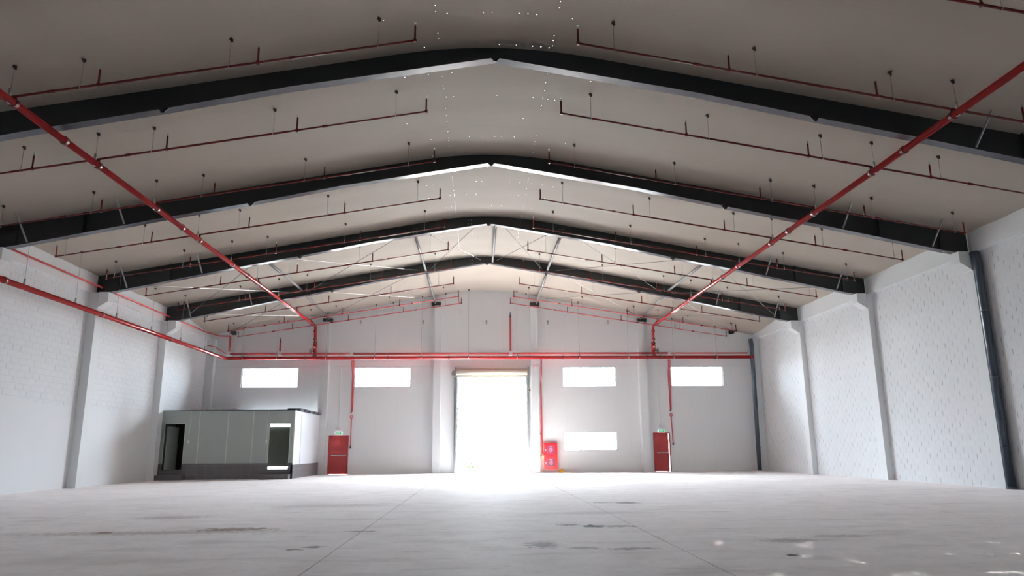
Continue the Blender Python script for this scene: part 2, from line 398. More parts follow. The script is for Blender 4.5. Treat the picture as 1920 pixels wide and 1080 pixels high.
for a, b, c, d in wall_with_holes(XL-.3, XR+.3, -.1, 11.2, REAR): mb.box(a, b, YB-.3, YB, c, d)
struct('wall_front', mb, 'farwall', 'pale rear wall behind the camera', 'wall')

# ceiling: one curved sheet, subdivided
mb = MB(); xs = [-15.25+i*.5 for i in range(62)]; ys = [YB-.2+i*.31 for i in range(int((YW-YB+.3)/.31)+2)]
for y in ys:
    for x in xs: mb.v.append((x, min(y, YW+.1), zc(x, y)+.012*math.sin(y*2*math.pi/1.55)))
for j in range(len(ys)-1):
    for i in range(len(xs)-1):
        q = j*len(xs)+i; mb.f.append((q, q+1, q+len(xs)+1, q+len(xs)))
struct('ceiling', mb, 'ceiling', 'beige insulated roof lining rising to a rounded ridge', 'ceiling', smooth=True)

# ring beams along both long walls, pilasters and corbels
struct('trim_1', MB().box(XL, XL+.13, YB, YW, 7.13, 8.1), 'white', 'white ring beam along the top of the cabin-side wall', 'ring beam')
struct('trim_2', MB().box(XR-.13, XR, YB, YW, 7.13, 8.1), 'white', 'white ring beam along the top of the downpipe-side wall', 'ring beam')
k = 3
for s, XW, XP, XC in ((-1, XL, -14.72, -14.34), (1, XR, 14.94, 14.55)):
    side = 'cabin-side' if s < 0 else 'downpipe-side'
    for i, fy in enumerate([8.84, 2.64]+FR):
        nm = ['zero', 'minus one', 'first', 'second', 'third', 'fourth'][i]
        mb = MB().box(min(XW, XP), max(XW, XP), fy-.22, fy+.22, 0, 7.13)
        mb.prism([(XP-s*.02, 7.15), (XC, 7.15), (XC, 6.79), (XP, 6.54), (XP-s*.02, 6.54)], 'y', fy-.22, fy+.22)
        lab = 'white pilaster with corbel on the %s wall, under the %s rafter' % (side, nm) if i > 1 else 'white pilaster behind the camera on the %s wall' % side
        struct('trim_%d' % k, mb, 'white', lab, 'pilaster'); k += 1
# gable columns and corner columns
for x, w, lab in ((-2.65, .36, 'beside the shutter on its cabin side'), (2.66, .40, 'between the shutter and the fire cabinet'), (-8.72, .42, 'beside the cabin'), (8.62, .38, 'just before the exit door with the ajar leaf')):
    mb = MB().box(x-w/2, x+w/2, YW-.32, YW, 0, zc(x, YW)-.35).box(x-w/2-.02, x+w/2+.02, YW-.34, YW, 0, 5.66)
    struct('trim_%d' % k, mb, 'farwall', 'pale gable column %s' % lab, 'column'); k += 1
struct('trim_%d' % k, MB().box(XL, XL+.42, YW-.35, YW, 0, 7.13), 'farwall', 'pale corner column behind the cabin', 'column'); k += 1
struct('trim_%d' % k, MB().box(XR-.36, XR, YW-.35, YW, 0, 7.13), 'farwall', 'pale corner column behind the far downpipe', 'column'); k += 1

# windows
for i, (a, b, c, d) in enumerate(WINS):
    lab = ['high window above the cabin', 'high window between the cabin and the shutter', 'high window above the low window', 'high window nearest the far corner downpipe', 'low window between fire cabinet and exit door'][i]
    w = empty('window_%d' % (i+1), ((a+b)/2, YW+.1, c), 'overexposed white '+lab, 'window', kind='structure'); o = w.location
    f = MB()
    for q in ((a, b, c, c+.035), (a, b, d-.035, d), (a, a+.035, c, d), (b-.035, b, c, d)): f.box(q[0], q[1], YW+.09, YW+.14, q[2], q[3])
    f.build('window_frame', 'frame', w, o)
    MB().box(a+.03, b-.03, YW+.11, YW+.118, c+.03, d-.03).build('pane', 'glass', w, o)
    portal((a+b)/2, YW+.17, (c+d)/2, b-a, d-c, (-R90, 0, 0))
portal((SHUT[0]+SHUT[1])/2, YW+.17, 2.56, 3.8, 5.13, (-R90, 0, 0))
portal((CABWIN[0]+CABWIN[1])/2, YW+.17, 1.7, 3.0, 2.4, (-R90, 0, 0))
for a, b, c, d in REAR: portal((a+b)/2, YB-.31, (c+d)/2, 3.0, 1.1, (R90, 0, 0))
#portal(XR+.31, 0, 2.6, 5.2, 5.2, (R90, 0, R90))

# ------------------------------------------------------------------ rafters
def web_poly(n=60):
    X = [-15.0+30.02*i/n for i in range(n+1)]
    return X
for i, fy in enumerate(FR):
    where = ['the largest and nearest, across the top of the photo', 'second from the camera', 'third from the camera', 'the most distant, nearest the gable wall'][i]
    r = empty('roof_rafter', (0, fy, 7.15), 'charcoal steel roof rafter, '+where, 'rafter', 'charcoal steel roof rafters'); o = r.location
    X = sorted([-15.0+30.02*j/70 for j in range(71)]+[-14.34, 14.5, 0, -7.3, 7.3, -4.6, 4.6, -9.7, 9.7])
    w = MB()
    for j, x in enumerate(X):
        for yy in (fy-.01, fy+.01): w.v += [(x, yy, zu(x)), (x, yy, zc(x)+.06)]
    for j in range(len(X)-1):
        a = j*4; b = a+4
        w.f += [(a, b, b+1, a+1), (a+2, a+3, b+3, b+2), (a, a+2, b+2, b)]
    w.f += [(0, 1, 3, 2), (len(w.v)-4, len(w.v)-2, len(w.v)-1, len(w.v)-3)]
    w.build('web', 'steel_dark', r, o)
    fl = MB()
    for j, x in enumerate(X):
        z = zu(x); fl.v += [(x, fy-.125, z), (x, fy+.125, z), (x, fy+.125, z-.018), (x, fy-.125, z-.018)]
    for j in range(len(X)-1):
        a = j*4; b = a+4
        for p in range(4): fl.f.append((a+p, a+(p+1) % 4, b+(p+1) % 4, b+p))
    tag(fl.build('bottom_flange', 'flange', r, o), 'bottom flange greyed for reflected floor light')
    for x in (-14.1, -12.2, 12.2, 14.1):
        MB().box(x-.008, x+.008, fy-.11, fy+.11, zu(x), zc(x)).build('stiffener_plate', 'steel_dark', r, o)
    for x in (-7.3, 0, 7.3):
        z = zu(x)
        g = MB().prism([(x-.11, z+.04), (x-.11, z-.03), (x-.02, z-.13), (x+.02, z-.13), (x+.11, z-.03), (x+.11, z+.04)], 'y', fy-.15, fy-.128)
        g.prism([(x-.06, z+.02), (x-.06, z-.02), (x, z-.07), (x+.06, z-.02), (x+.06, z+.02)], 'y', fy-.19, fy-.15)
        for q in (-1, 1): g.tube([(x+q*.035, fy-.16, z-.06), (x+q*.035, fy-.16, z-.15)], .006, 6)
        tag(g.build('splice_clamp', 'black', r, o), 'black clamp plate')
    for x in (-13.75, -11.0, 11.0, 13.8):
        p0 = (x, fy-.12, zu(x)+.03); p1 = (x, fy-.78, zc(x)-.01)
        tag(MB().bar(p0, p1, .045, .008, (1, 0, 0)).bar((p0[0]+.02, p0[1], p0[2]), (p1[0]+.02, p1[1], p1[2]), .006, .04, (1, 0, 0)).build('flange_brace', 'galv', r, o), 'galvanised angle brace')
    if i in (2, 3):
        for x in (-2.9, 2.9, -.75) + ((-8.4, ) if i == 3 else ()):
            bl = MB().box(x-.09, x+.09, fy-.016, fy-.011, zu(x)+.06, zu(x)+.30)
            tag(bl.build('splice_plate', 'steel_dark', r, o), 'bolted splice plate'); 
            for dx in (-.06, .06):
                for dz in (.1, .26): tag(MB().box(x+dx-.012, x+dx+.012, fy-.03, fy-.01, zu(x)+dz, zu(x)+dz+.024).build('bolt', 'galv', r, o), 'bright bolt head')

# ------------------------------------------------------------------ bracing struts and cables in the two far bays
def strut(p0, p1, label, r=.055):
    e = empty('tie_strut', p0, label, 'strut', 'galvanised tie struts between rafters'); o = e.location
    d = (Vector(p1)-Vector(p0)); L = d.length; d.normalize()
    MB().tube([p0, p1], r, 12).build('tube', 'strut', e, o, smooth=True)
    for p, s in ((Vector(p0), 1), (Vector(p1), -1)): MB().bar(p, p+d*.22*s, .012, .16).build('end_plate', 'galv', e, o)
T = FR[2]+.02; Q = FR[3]
WHERE = {-8.75: 'over the cabin-side main pipe', -2.9: 'on the cabin side of the ridge', .27: 'beside the ridge', 2.9: 'on the downpipe side of the ridge', 8.75: 'near the downpipe-side main pipe'}
for x, z0, z1 in ((-8.75, 8.55, 8.67), (-2.92, 9.58, 9.60), (.27, 9.98, 10.05), (2.9, 9.6, 9.64), (8.75, 8.55, 8.65)):
    wx = min(WHERE, key=lambda a: abs(a-x))
    strut((x, T, z0), (x, Q-.02, z1), 'galvanised tube strut from third to fourth rafter, '+WHERE[wx])
for x, z0, z1 in ((-8.7, 8.55, 8.28), (-2.85, 9.45, 9.16), (2.85, 9.45, 9.14), (8.75, 8.58, 8.28)):
    wx = min(WHERE, key=lambda a: abs(a-x))
    strut((x, Q+.02, z0), (x*.985, YW-.33, z1), 'galvanised tube strut from fourth rafter to gable wall, '+WHERE[wx])
for n, x, z in ((1, -13.69, 7.5), (2, -8.66, 8.2), (3, -2.75, 9.12), (4, 2.7, 9.10), (5, 8.7, 8.2), (6, 13.75, 7.53)):
    w_ = .52 if abs(x) < 10 else .22
    lab = {1: 'near the corner above the cabin', 2: 'on top of the column beside the cabin', 3: 'on top of the column on the cabin side of the shutter', 4: 'on top of the column by the fire cabinet', 5: 'on top of the column by the ajar exit door', 6: 'near the corner with the far downpipe'}[n]
    e = empty('wall_bracket', (x, YW, z), 'dark steel rafter bracket '+lab, 'bracket', 'dark brackets on the gable wall'); o = e.location
    b = MB().box(x-w_/2, x+w_/2, YW-.36, YW-.02, z-.01, z+.02).box(x-w_/2, x+w_/2, YW-.34, YW-.32, z-.09, z+.10)
    b.box(x-w_/2, x+w_/2, YW-.12, YW-.10, z-.09, z+.12).build('channel', 'steel_dark', e, o)
    for dx in (-.4, -.15, .15, .4): MB().box(x+dx*w_-.02, x+dx*w_+.02, YW-.40, YW-.34, z-.06, z+.06).build('clip', 'dark_metal', e, o)
def cable(p0, p1, label, dz=0):
    p0 = (p0[0], p0[1], p0[2]+dz); p1 = (p1[0], p1[1], p1[2]+dz)
    e = empty('bracing_cable', p0, label, 'cable', 'crossed bracing rods between rafters'); o = e.location
    a, b = Vector(p0), Vector(p1); d = (b-a).normalized()
    MB().tube([p0, p1], .010, 6).build('rod', 'rodsteel', e, o, smooth=True)
    MB().tube([b-d*.9, b-d*.05], .017, 6).build('turnbuckle', 'rodsteel', e, o, smooth=True)
PAN = [(-13.9, -8.9), (-8.5, -3.3), (-2.7, -.3), (.45, 2.65), (3.3, 8.4), (8.9, 13.9)]
PN = ['cabin-side eave', 'cabin-side middle', 'cabin-side ridge', 'downpipe-side ridge', 'downpipe-side middle', 'downpipe-side eave']
for (a, b), pn in zip(PAN, PN):
    za, zb = zu(a)+.12, zu(b)+.12
    inn, out = ((b, a) if abs(b) < abs(a) else (a, b))
    hh = lambda x, y: min(zu(x)+(.2), zc(x, y)-.07)
    cable((out, FR[2], hh(out, 27)), (inn, Q, hh(inn, 33)), 'thin bracing rod in %s panel before fourth rafter, rising towards ridge' % pn)
    cable((inn, FR[2], hh(inn, 27)), (out, Q, hh(out, 33)), 'thin bracing rod in %s panel before fourth rafter, falling towards eave' % pn, -.035)
    if pn.endswith('ridge'): continue
    cable((out, Q, hh(out, 33)), (inn, YW-.3, zc(inn, 39.3)-.12), 'thin bracing rod in %s panel beyond fourth rafter, rising towards ridge' % pn)
    cable((inn, Q, hh(inn, 33)), (out, YW-.3, zc(out, 39.3)-.12), 'thin bracing rod in %s panel beyond fourth rafter, falling towards eave' % pn, -.035)

# ------------------------------------------------------------------ sprinkler mains
def main_pipe(pts, r, name, label, joints, mat='red_pipe', group=None, jr=1.3, jl=.05):
    e = empty(name, pts[0], label, 'pipe', group); o = e.location
    P = [Vector(p) for p in pts]; full = [P[0]]
    for i in range(1, len(P)-1):                       # rounded elbows
        a = (P[i-1]-P[i]).normalized(); b = (P[i+1]-P[i]).normalized(); R = r*2.2
        for t in (0, .25, .5, .75, 1): full.append(P[i]+a*R*(1-t)**2+b*R*t**2)
    full.append(P[-1])
    MB().tube(full, r, 18).build('pipe', mat, e, o, smooth=True)
    for p, d in joints:
        p, d = Vector(p), Vector(d).normalized()
        MB().tube([p-d*jl, p-d*jl*.85, p+d*jl*.85, p+d*jl], [r*1.02, r*jr, r*jr, r*1.02], 18).build('pipe_coupling', 'coupling' if mat == 'red_pipe' else mat, e, o)
    return e
def mx(s, y):                                          # centre of the long mains
    t = (y-13)/(38.97-13)
    return Vector((s*(9.55+(9.23-9.55)*t), y, 7.99+(7.83-7.99)*t))
ROWS = list(range(-1, 9))
def kk(i): return 1.035-.004*i
def rowy(i): return kk(i)*(13.05+3.1*i)
for s in (-1, 1):
    side = 'cabin-side' if s < 0 else 'downpipe-side'
    d = mx(s, 30)-mx(s, 10); js = [(mx(s, rowy(i)), d) for i in ROWS]+[(mx(s, rowy(i)+1.75), d) for i in (0, 2, 4, 6)]
    end = mx(s, 38.97)
    js += [(end+Vector((0, -.9, .005)), d)]
    e = main_pipe([mx(s, 4.0), end, (end.x-s*.03, 38.97, 6.75)], .075, 'sprinkler_main_pipe', 'thick red %s main pipe running under the rafters to the gable wall' % side, js+[((end.x, 38.97, 7.55), (0, 0, 1)), ((end.x-s*.01, 38.97, 7.1), (0, 0, 1))], group='red sprinkler mains')
    o = e.location; X = end.x-s*.03
    # valve set at the foot of the drop
    v = MB().tube([(X, 38.97, 6.86), (X, 38.97, 6.81)], .13, 16).tube([(X, 38.97, 6.80), (X, 38.97, 6.70), (X, 38.97, 6.58), (X, 38.97, 6.48)], [.10, .125, .125, .10], 16)
    v.tube([(X, 38.97, 6.47), (X, 38.97, 6.42)], .13, 16).tube([(X, 38.97, 6.42), (X, 38.97, 6.10)], .08, 14)
    v.tube([(X, 38.97, 6.64), (X, 38.80, 6.64)], .07, 12)
    vb = tag(v.build('control_valve', 'red_pipe', e, o, smooth=True), 'red control valve body')
    h = MB().ring((X+s*.22, 38.93, 6.46), (s*.8, -.6, 0), .13, .012).tube([(X, 38.97, 6.46), (X+s*.22, 38.93, 6.46)], .018, 8)
    for a in range(3):
        t = a*math.pi/3; q = Vector((.6*math.cos(t)*s, .8*math.cos(t), math.sin(t)))*.125; c = Vector((X+s*.22, 38.93, 6.46)); h.tube([c-q, c+q], .006, 5)
    h.build('hand_wheel', 'dark_metal', vb, (0, 0, 0), smooth=True).location = (0, 0, 0)
    MB().ball((X, 38.78, 6.64), .05).build('gauge', 'plastic_white', vb)
    for q in ((X-.02, 38.97, 6.9), (X-.02, 38.97, 6.2)):
        MB().tube([(X, 38.97, q[2]-.03), (X, 38.97, q[2]+.03)], .11, 14).build('flange_coupling', 'dark_metal', vb, smooth=True)
    for ch in vb.children:                             # children meshes were written in world space
        ch.location = (-o[0], -o[1], -o[2])
# wall main: along the left wall, then across the gable
LM = [(-13.98, 8.0, 6.08), (-13.93, 38.97, 6.08), (14.75, 38.97, 6.09)]
js = [((-13.95, y, 6.08), (0, 1, 0)) for y in (14.6, 20.7, 26.15, 29.1, 32.1, 37.0)]+[((-13.6, 38.97, 6.08), (1, 0, 0)), ((14.6, 38.97, 6.09), (1, 0, 0))]
for x in (-9.7, -8.9, -5.3, -2.0, 8.85, 9.55, 4.2, 12.6): js.append(((x, 38.97, 6.085), (1, 0, 0)))
main_pipe(LM, .088, 'gable_main_pipe', 'thickest red pipe along the cabin-side wall and across the gable', js, jr=1.16)
# conduit behind and above it
for n, (x0, x1) in enumerate(((-13.75, -11.2), (-11.05, -7.35), (-7.2, 1.28), (1.42, 10.05), (10.2, 14.5))):
    zz = 6.335
    main_pipe([(x0, 39.17, zz), (x1, 39.17, zz)], .055 if n < 4 else .04, 'red_conduit_pipe', 'thin red pipe above the gable main, %s' % ['from the corner to the first riser', 'between first and second junction boxes', 'between second and third junction boxes, above the shutter', 'between third and fourth junction boxes', 'from the fourth junction box to the far downpipe'][n], [], 'red_thin', 'red pipes between junction boxes')
for n, (x, lab) in enumerate(((-13.83, 'nearest the corner above the cabin'), (-11.12, 'above the high window over the cabin'), (-7.27, 'above the cabin-side exit door pipes'), (1.35, 'above the shutter'), (10.12, 'above the ajar exit door'))):
    e = empty('junction_box', (x, YW, 6.32), 'white junction box on the gable pipe, '+lab, 'junction box', 'white junction boxes'); o = e.location
    MB().prism([(x-.09, 6.26), (x+.09, 6.26), (x+.09, 6.40), (x+.055, 6.47), (x-.055, 6.47), (x-.09, 6.40)], 'y', 39.10, YW-.002).build('box', 'plastic_white', e, o)
    MB().box(x-.06, x+.06, 39.092, 39.102, 6.28, 6.38).build('lid', 'plastic_white', e, o)
for x, z1, cap, lab in ((-13.84, 7.30, 0, 'in the corner above the cabin'), (-11.14, 7.0, 1, 'above the cabin window'), (1.35, 8.40, 1, 'above the shutter')):
    e = empty('riser_pipe', (x, YW, 6.45), 'red upright pipe rising from the junction box %s' % lab, 'pipe', 'red uprights on the gable'); o = e.location
    MB().tube([(x, 39.3, 6.45), (x, 39.3, z1)], .05, 12).build('pipe', 'red_thin', e, o, smooth=True)
    if cap:
        tag(MB().tube([(x, 39.3, z1), (x, 39.3, z1+.06)], .055, 12).tube([(x, 39.3, z1+.06), (x, 39.3, z1+.24)], .032, 10).build('end_cap', 'slate', e, o, smooth=True), 'grey cap')
main_pipe([(-14.72, 9.0, 7.36), (-14.72, 38.2, 7.36), (-14.4, 39.30, 7.33), (-13.84, 39.36, 7.33), (-13.84, 39.36, 7.1)], .034, 'eave_conduit', 'thin pale red pipe under the eave of the cabin-side wall', [((-14.72, y, 7.36), (0, 1, 0)) for y in (24.86, 30.67, 36.54)], 'red_thin')
main_pipe([(-14.75, 38.6, 6.72), (-14.5, 39.0, 6.70), (-13.95, 39.33, 6.34)], .026, 'branch_conduit', 'short thin red pipe slanting from the corner column to its junction box', [], 'red_thin')
for s, x, zl in ((-1, -7.2, 1.45), (1, 10.12, 1.5)):
    side = 'cabin-side' if s < 0 else 'ajar'
    e = empty('drain_pipe_set', (x, YW, zl), 'pair of thin red drain pipes with a ring dial beside the %s exit door' % side, 'pipe', 'red drain pipes by the exit doors'); o = e.location
    MB().tube([(x+.04, 39.3, 6.0), (x+.04, 39.3, 5.8), (x+.05, 39.53, 5.2), (x+.03, 39.53, 3.25)], .028, 8).build('pipe', 'red_thin', e, o, smooth=True)
    MB().tube([(x-.05, 39.3, 6.0), (x-.045, 39.3, 5.8), (x-.03, 39.53, 5.2), (x-.02, 39.53, 3.25)], .028, 8).build('pipe', 'red_thin', e, o, smooth=True)
    MB().tube([(x+.0, 39.53, 2.9), (x+(.03 if s > 0 else .0), 39.53, zl)], .024, 8).build('pipe', 'red_thin', e, o, smooth=True)
    tag(MB().ring((x, 39.52, 2.99), (0, 1, 0), .07, .022).build('dial_ring', 'ring', e, o, smooth=True), 'pale red ring dial')
    MB().box(x-.05, x, 39.48, 39.565, 3.18, 3.27).build('elbow', 'dark_metal', e, o)
    q = x+(.03 if s > 0 else 0); MB().tube([(q, 39.53, zl), (q, 39.50, zl-.10)], .04, 8).build('outlet', 'dark_metal', e, o, smooth=True)
e = main_pipe([(3.0, 38.99, 6.0), (3.0, 39.1, 5.2), (3.0, 39.4, 4.8), (3.02, 39.45, .95), (3.16, 39.45, .93)], .034, 'hydrant_feed_pipe', 'red feed pipe dropping from the gable main to the fire cabinet', [], 'red_pipe')
tag(MB().tube([(3.0, 39.45, 2.02), (2.84, 39.45, 2.02)], .022, 8).tube([(2.86, 39.45, 2.02), (2.82, 39.45, 2.02)], .045, 8).build('test_valve', 'dark_metal', e, e.location, smooth=True), 'small dark side valve')

# ------------------------------------------------------------------ sprinkler branches
def bz(a, k, i=3): return 1.256+k*((9.235-(.176-.0025*i)*(a-1.65))-1.256)
mbr = MB().tube([(0, 0, 0), (0, 0, .33)], .021, 8).tube([(0, 0, -.035), (0, 0, .035)], .036, 8)
proto = mbr.build('riser', 'red_branch', smooth=True); RISER = proto.data; bpy.data.objects.remove(proto)
mbr = MB().tube([(0, 0, 0), (0, 0, .04)], [.02, .012], 8).box(-.012, -.006, -.004, .004, .03, .075).box(.006, .012, -.004, .004, .03, .075).tube([(0, 0, .075), (0, 0, .08)], .03, 10)
proto = mbr.build('sprinkler_head', 'galv'); HEAD = proto.data; bpy.data.objects.remove(proto)
mbr = MB().tube([(-.06, 0, 0), (.06, 0, 0)], .034, 10)
proto = mbr.build('coupling', 'red_branch', smooth=True); COUP = proto.data; bpy.data.objects.remove(proto)
mbr = MB().box(-.045, .045, -.02, .02, -.05, .0).box(-.02, .02, -.06, .06, -.025, -.005).box(.01, .05, -.015, .015, -.09, -.04).tube([(0, 0, -.05), (0, 0, -.09)], .018, 6)
proto = mbr.build('bracket', 'dark_metal'); BRK = proto.data; bpy.data.objects.remove(proto)
mbr = MB().ring((0, 0, 0), (1, 0, 0), .036, .006, 14, 5).tube([(0, 0, .036), (0, 0, .10)], .012, 6)
proto = mbr.build('clamp', 'galv', smooth=True); CLP = proto.data; bpy.data.objects.remove(proto)
ROWTXT = {-1: 'nearest the camera, ahead of first rafter', 0: 'just before first rafter', 1: 'between first and second rafters', 2: 'just before second rafter', 3: 'between second and third rafters',
          4: 'just before third rafter', 5: 'between third and fourth rafters', 6: 'just before fourth rafter', 7: 'just beyond fourth rafter', 8: 'just before gable wall', 9: 'against gable wall'}
RX = [1.64, 4.70, 7.70, 10.70, 13.57]; HX = [2.37, 5.25, 8.03, 10.95, 13.30]
def hanger(x, y, ztop, zbot, label, lean=(0, 0), clamp=CLP, cs=1):
    e = empty('pipe_hanger', (x, y, zbot), label, 'hanger', 'pipe hanger rods')
    use('bracket', BRK, e, (lean[0], lean[1], ztop-zbot), (0, 0, random.uniform(-.5, .5)), (.8, .8, .9))
    MB().tube([(0, 0, .05), (lean[0], lean[1], ztop-zbot-.03)], .0065, 5).build('rod', 'galv', e)
    use('clamp', clamp, e, scale=(cs, cs, cs))
for i in ROWS+[9]:
    k_ = kk(i) if i < 9 else 1.0; y = rowy(i) if i < 9 else 39.22
    dz = 0 if i < 8 else (-.02 if i == 8 else -.13)
    sh = 0 if i < 8 else (-.15 if i == 8 else -.28)
    for s in (-1, 1):
        side = 'cabin-side' if s < 0 else 'downpipe-side'
        xs_ = [(a*k_+(sh if a < 2 else sh*.6)) for a in RX]
        Z = lambda a: bz(a/k_, k_, i if i < 9 else 8.5)+dz
        e = empty('sprinkler_branch_pipe', (s*xs_[0], y, Z(xs_[0])), 'thin dark red %s sprinkler branch pipe, %s' % (side, ROWTXT[i]), 'sprinkler pipe', 'sprinkler branch pipes'); o = Vector(e.location)
        p0 = Vector((s*xs_[0], y, Z(xs_[0]))); p1 = Vector((s*xs_[-1], y, Z(xs_[-1])))
        R1 = .026
        MB().tube([p0, p0+(p1-p0)*.27, p0+(p1-p0)*.275, p0+(p1-p0)*.8, p0+(p1-p0)*.805, p1], [R1*.85, R1*.85, R1, R1, R1*.8, R1*.8], 8).build('pipe', 'red_branch' if i < 8 else 'red_thin', e, o, smooth=True)
        for a in xs_:
            rr = use('riser', RISER, e, Vector((s*a, y, Z(a)))-o, scale=(1, 1, 1 if i < 9 else .8)); use('sprinkler_head', HEAD, rr, (0, 0, .33))
        for a in (xs_[0]*.5+xs_[1]*.5+.9, xs_[2]+.9, xs_[3]+1.0):
            use('coupling', COUP, e, Vector((s*a, y, Z(a)))-o, (0, math.atan(.17)*s, 0))
        if i < 9:
            m = mx(s, y); zb = Z(abs(m.x))
            MB().tube([(m.x, y, m.z+.05), (m.x, y, zb)], .034, 8).build('tee_outlet', 'red_branch', e, o, smooth=True)
        if i == 8:
            MB().tube([(s*xs_[0], y, Z(xs_[0])), (s*(xs_[0]-.02), 39.22, Z(xs_[0])-.1)], .02, 8).build('link_pipe', 'red_thin', e, o, smooth=True)
        if i == -1 and s < 0: pass
        for n, a0 in enumerate(HX):
            a = a0*k_+sh*.5
            hanger(s*a, y, zc(a, y)-.03, Z(a), 'steel hanger rod on %s branch %s, %s from ridge' % (side, {-1: 'nearest the camera', 8: 'just before gable wall', 9: 'against gable wall'}.get(i, ROWTXT[i]), ORD[n]))
        if i < 9:
            m = mx(s, y)
            hanger(m.x, y-.16, zc(abs(m.x)-.05, y)-.03, m.z, 'steel hanger rod on %s main pipe %s' % (side, ROWTXT[i]), lean=(s*.04, .08), cs=2.3)
# hangers of the wall main and the gable main
for n, y in enumerate((18.7, 21.6, 24.4, 27.2, 30.15, 33.15, 36.1)):
    hanger(-13.95, y, zc(13.95, y)-.03, 6.08, 'long thin hanger rod on the cabin-side wall main, %s from the camera' % ORD[n], cs=2.5)
for n, x in enumerate((-13.0, -11.2, -8.6, -6.0, -3.5, -.95, 1.7, 5.1, 7.8, 10.3, 12.7)):
    hanger(x, 38.97, zc(x, 38.97)-.03, 6.09, 'long thin hanger rod on the gable main, %s from the cabin-side corner' % ORD[n], cs=2.5)

# ------------------------------------------------------------------ gable wall fittings
# roller shutter
e = empty('roller_shutter', (.3, YW, 5.1), 'beige roller shutter rolled up above the open loading door', 'roller shutter'); o = e.location
MB().tube([(-1.62, 39.33, 5.36), (2.26, 39.33, 5.36)], .17, 20).build('drum', 'beige', e, o, smooth=True)
MB().box(-1.58, 2.22, 39.42, 39.45, 5.10, 5.36).box(-1.58, 2.22, 39.40, 39.47, 5.08, 5.13).build('bottom_slat', 'beige', e, o)
for x in (-1.66, 2.30): MB().box(x-.02, x+.02, 39.15, YW, 5.12, 5.60).build('end_bracket', 'galv', e, o)
tag(MB().box(-1.86, -1.70, 39.2, 39.4, 5.16, 5.36).box(-1.80, -1.70, 39.22, 39.38, 5.30, 5.42).build('chain_wheel', 'galv', e, o), 'grey chain gear')
for x in (-1.62, 2.26): MB().box(x-.05, x+.05, 39.41, 39.56, 0, 5.13).box(x-.10, x+.10, 39.54, YW, 0, 5.13).build('guide_rail', 'galv', e, o)
e = empty('control_box', (2.38, YW, 4.3), 'small pale control box beside the top of the shutter', 'control box'); o = e.location
MB().box(2.31, 2.45, 39.48, YW, 4.28, 4.52).build('case', 'beige', e, o)
MB().box(2.34, 2.42, 39.47, 39.48, 4.32, 4.40).build('button_plate', 'dark_metal', e, o)
MB().tube([(2.38, 39.52, 4.52), (2.38, 39.52, 5.0), (2.55, 39.2, 5.1), (2.62, 39.2, 5.62)], .012, 6).build('cable', 'plastic_white', e, o)
# exit doors
def lever_door(idx, D, ajar, lab):
    a, b, c, d = D
    e = empty('door_%d' % idx, ((a+b)/2, YW, 0), lab, 'door', kind='structure'); o = e.location
    f = MB()
    for q in ((a, a+.05, 0, d), (b-.05, b, 0, d), (a, b, d-.05, d)): f.box(q[0], q[1], YW-.03, YW+.12, q[2], q[3])
    f.build('door_frame', 'red_door', e, o)
    h = Vector((a+.05, YW+.03, 0)); w = b-a-.1
    lf = bpy.data.objects.new('door_leaf', None); COL.objects.link(lf); lf.parent = e; lf.location = h-Vector(o); lf.rotation_euler = (0, 0, ajar)
    bpy.data.objects.remove(lf)
    R = Matrix.Rotation(ajar, 3, 'Z')
    def T(mb):
        mb.v = [tuple(h+R @ Vector(v)) for v in mb.v]; return mb
    leaf = T(MB().box(0, w-(.018 if ajar else 0), -.045, 0, .002, d-.03)).build('door_leaf', 'red_door', e, o)
    bar = T(MB().box(.12, w-.06, -.115, -.085, .95, 1.0).box(.12, .17, -.10, -.045, .94, 1.01).box(w-.11, w-.04, -.10, -.045, .93, 1.02)).build('panic_bar', 'galv', leaf)
    bar.location = (-o[0], -o[1], -o[2]); tag(bar, 'steel push bar')
    return e
lever_door(1, DOORL, 0, 'closed red exit door beside the cabin')
lever_door(2, DOORR, .10, 'red exit door slightly ajar with daylight along its edge')
for x, lab in ((-7.85, 'above the closed red exit door'), (9.54, 'above the ajar red exit door')):
    e = empty('exit_sign', (x, YW, 2.05), 'lit green exit sign '+lab, 'exit sign', 'lit exit signs'); o = e.location
    MB().box(x-.19, x+.19, YW-.10, YW, 2.055, 2.19).build('case', 'exit_white', e, o)
    MB().box(x-.15, x+.15, YW-.106, YW-.10, 2.068, 2.178).build('sign_face', 'exit_green', e, o)
    fc = bpy.data.curves.new('lettering', 'FONT'); fc.body = 'EXIT'; fc.size = .085; fc.extrude = .001; fc.align_x = 'CENTER'; fc.align_y = 'CENTER'
    tmp = bpy.data.objects.new('tmp', fc); COL.objects.link(tmp); me = bpy.data.meshes.new_from_object(tmp); bpy.data.objects.remove(tmp); me.materials.clear(); me.materials.append(M['exit_white'])
    fo = bpy.data.objects.new('lettering', me); COL.objects.link(fo); fo.parent = e; fo.location = (0, -.108, .073); fo.rotation_euler = (R90, 0, 0)
    e2 = empty('emergency_light', (x-.02, YW, 2.22), 'white twin-head emergency light just above the exit sign, '+lab.replace('above', 'over'), 'emergency light', 'emergency lights'); o = e2.location
    MB().box(x-.15, x+.11, YW-.08, YW-.002, 2.23, 2.36).build('case', 'plastic_white', e2, o)
    for q in (-.09, .06): MB().tube([(x+q, YW-.08, 2.36), (x+q, YW-.14, 2.40)], [.035, .05], 10).build('lamp_head', 'plastic_white', e2, o, smooth=True)
    MB().tube([(x-.02, YW-.012, 2.36), (x-.02, YW-.012, 5.6)], .012, 6).build('conduit', 'plastic_white', e2, o)
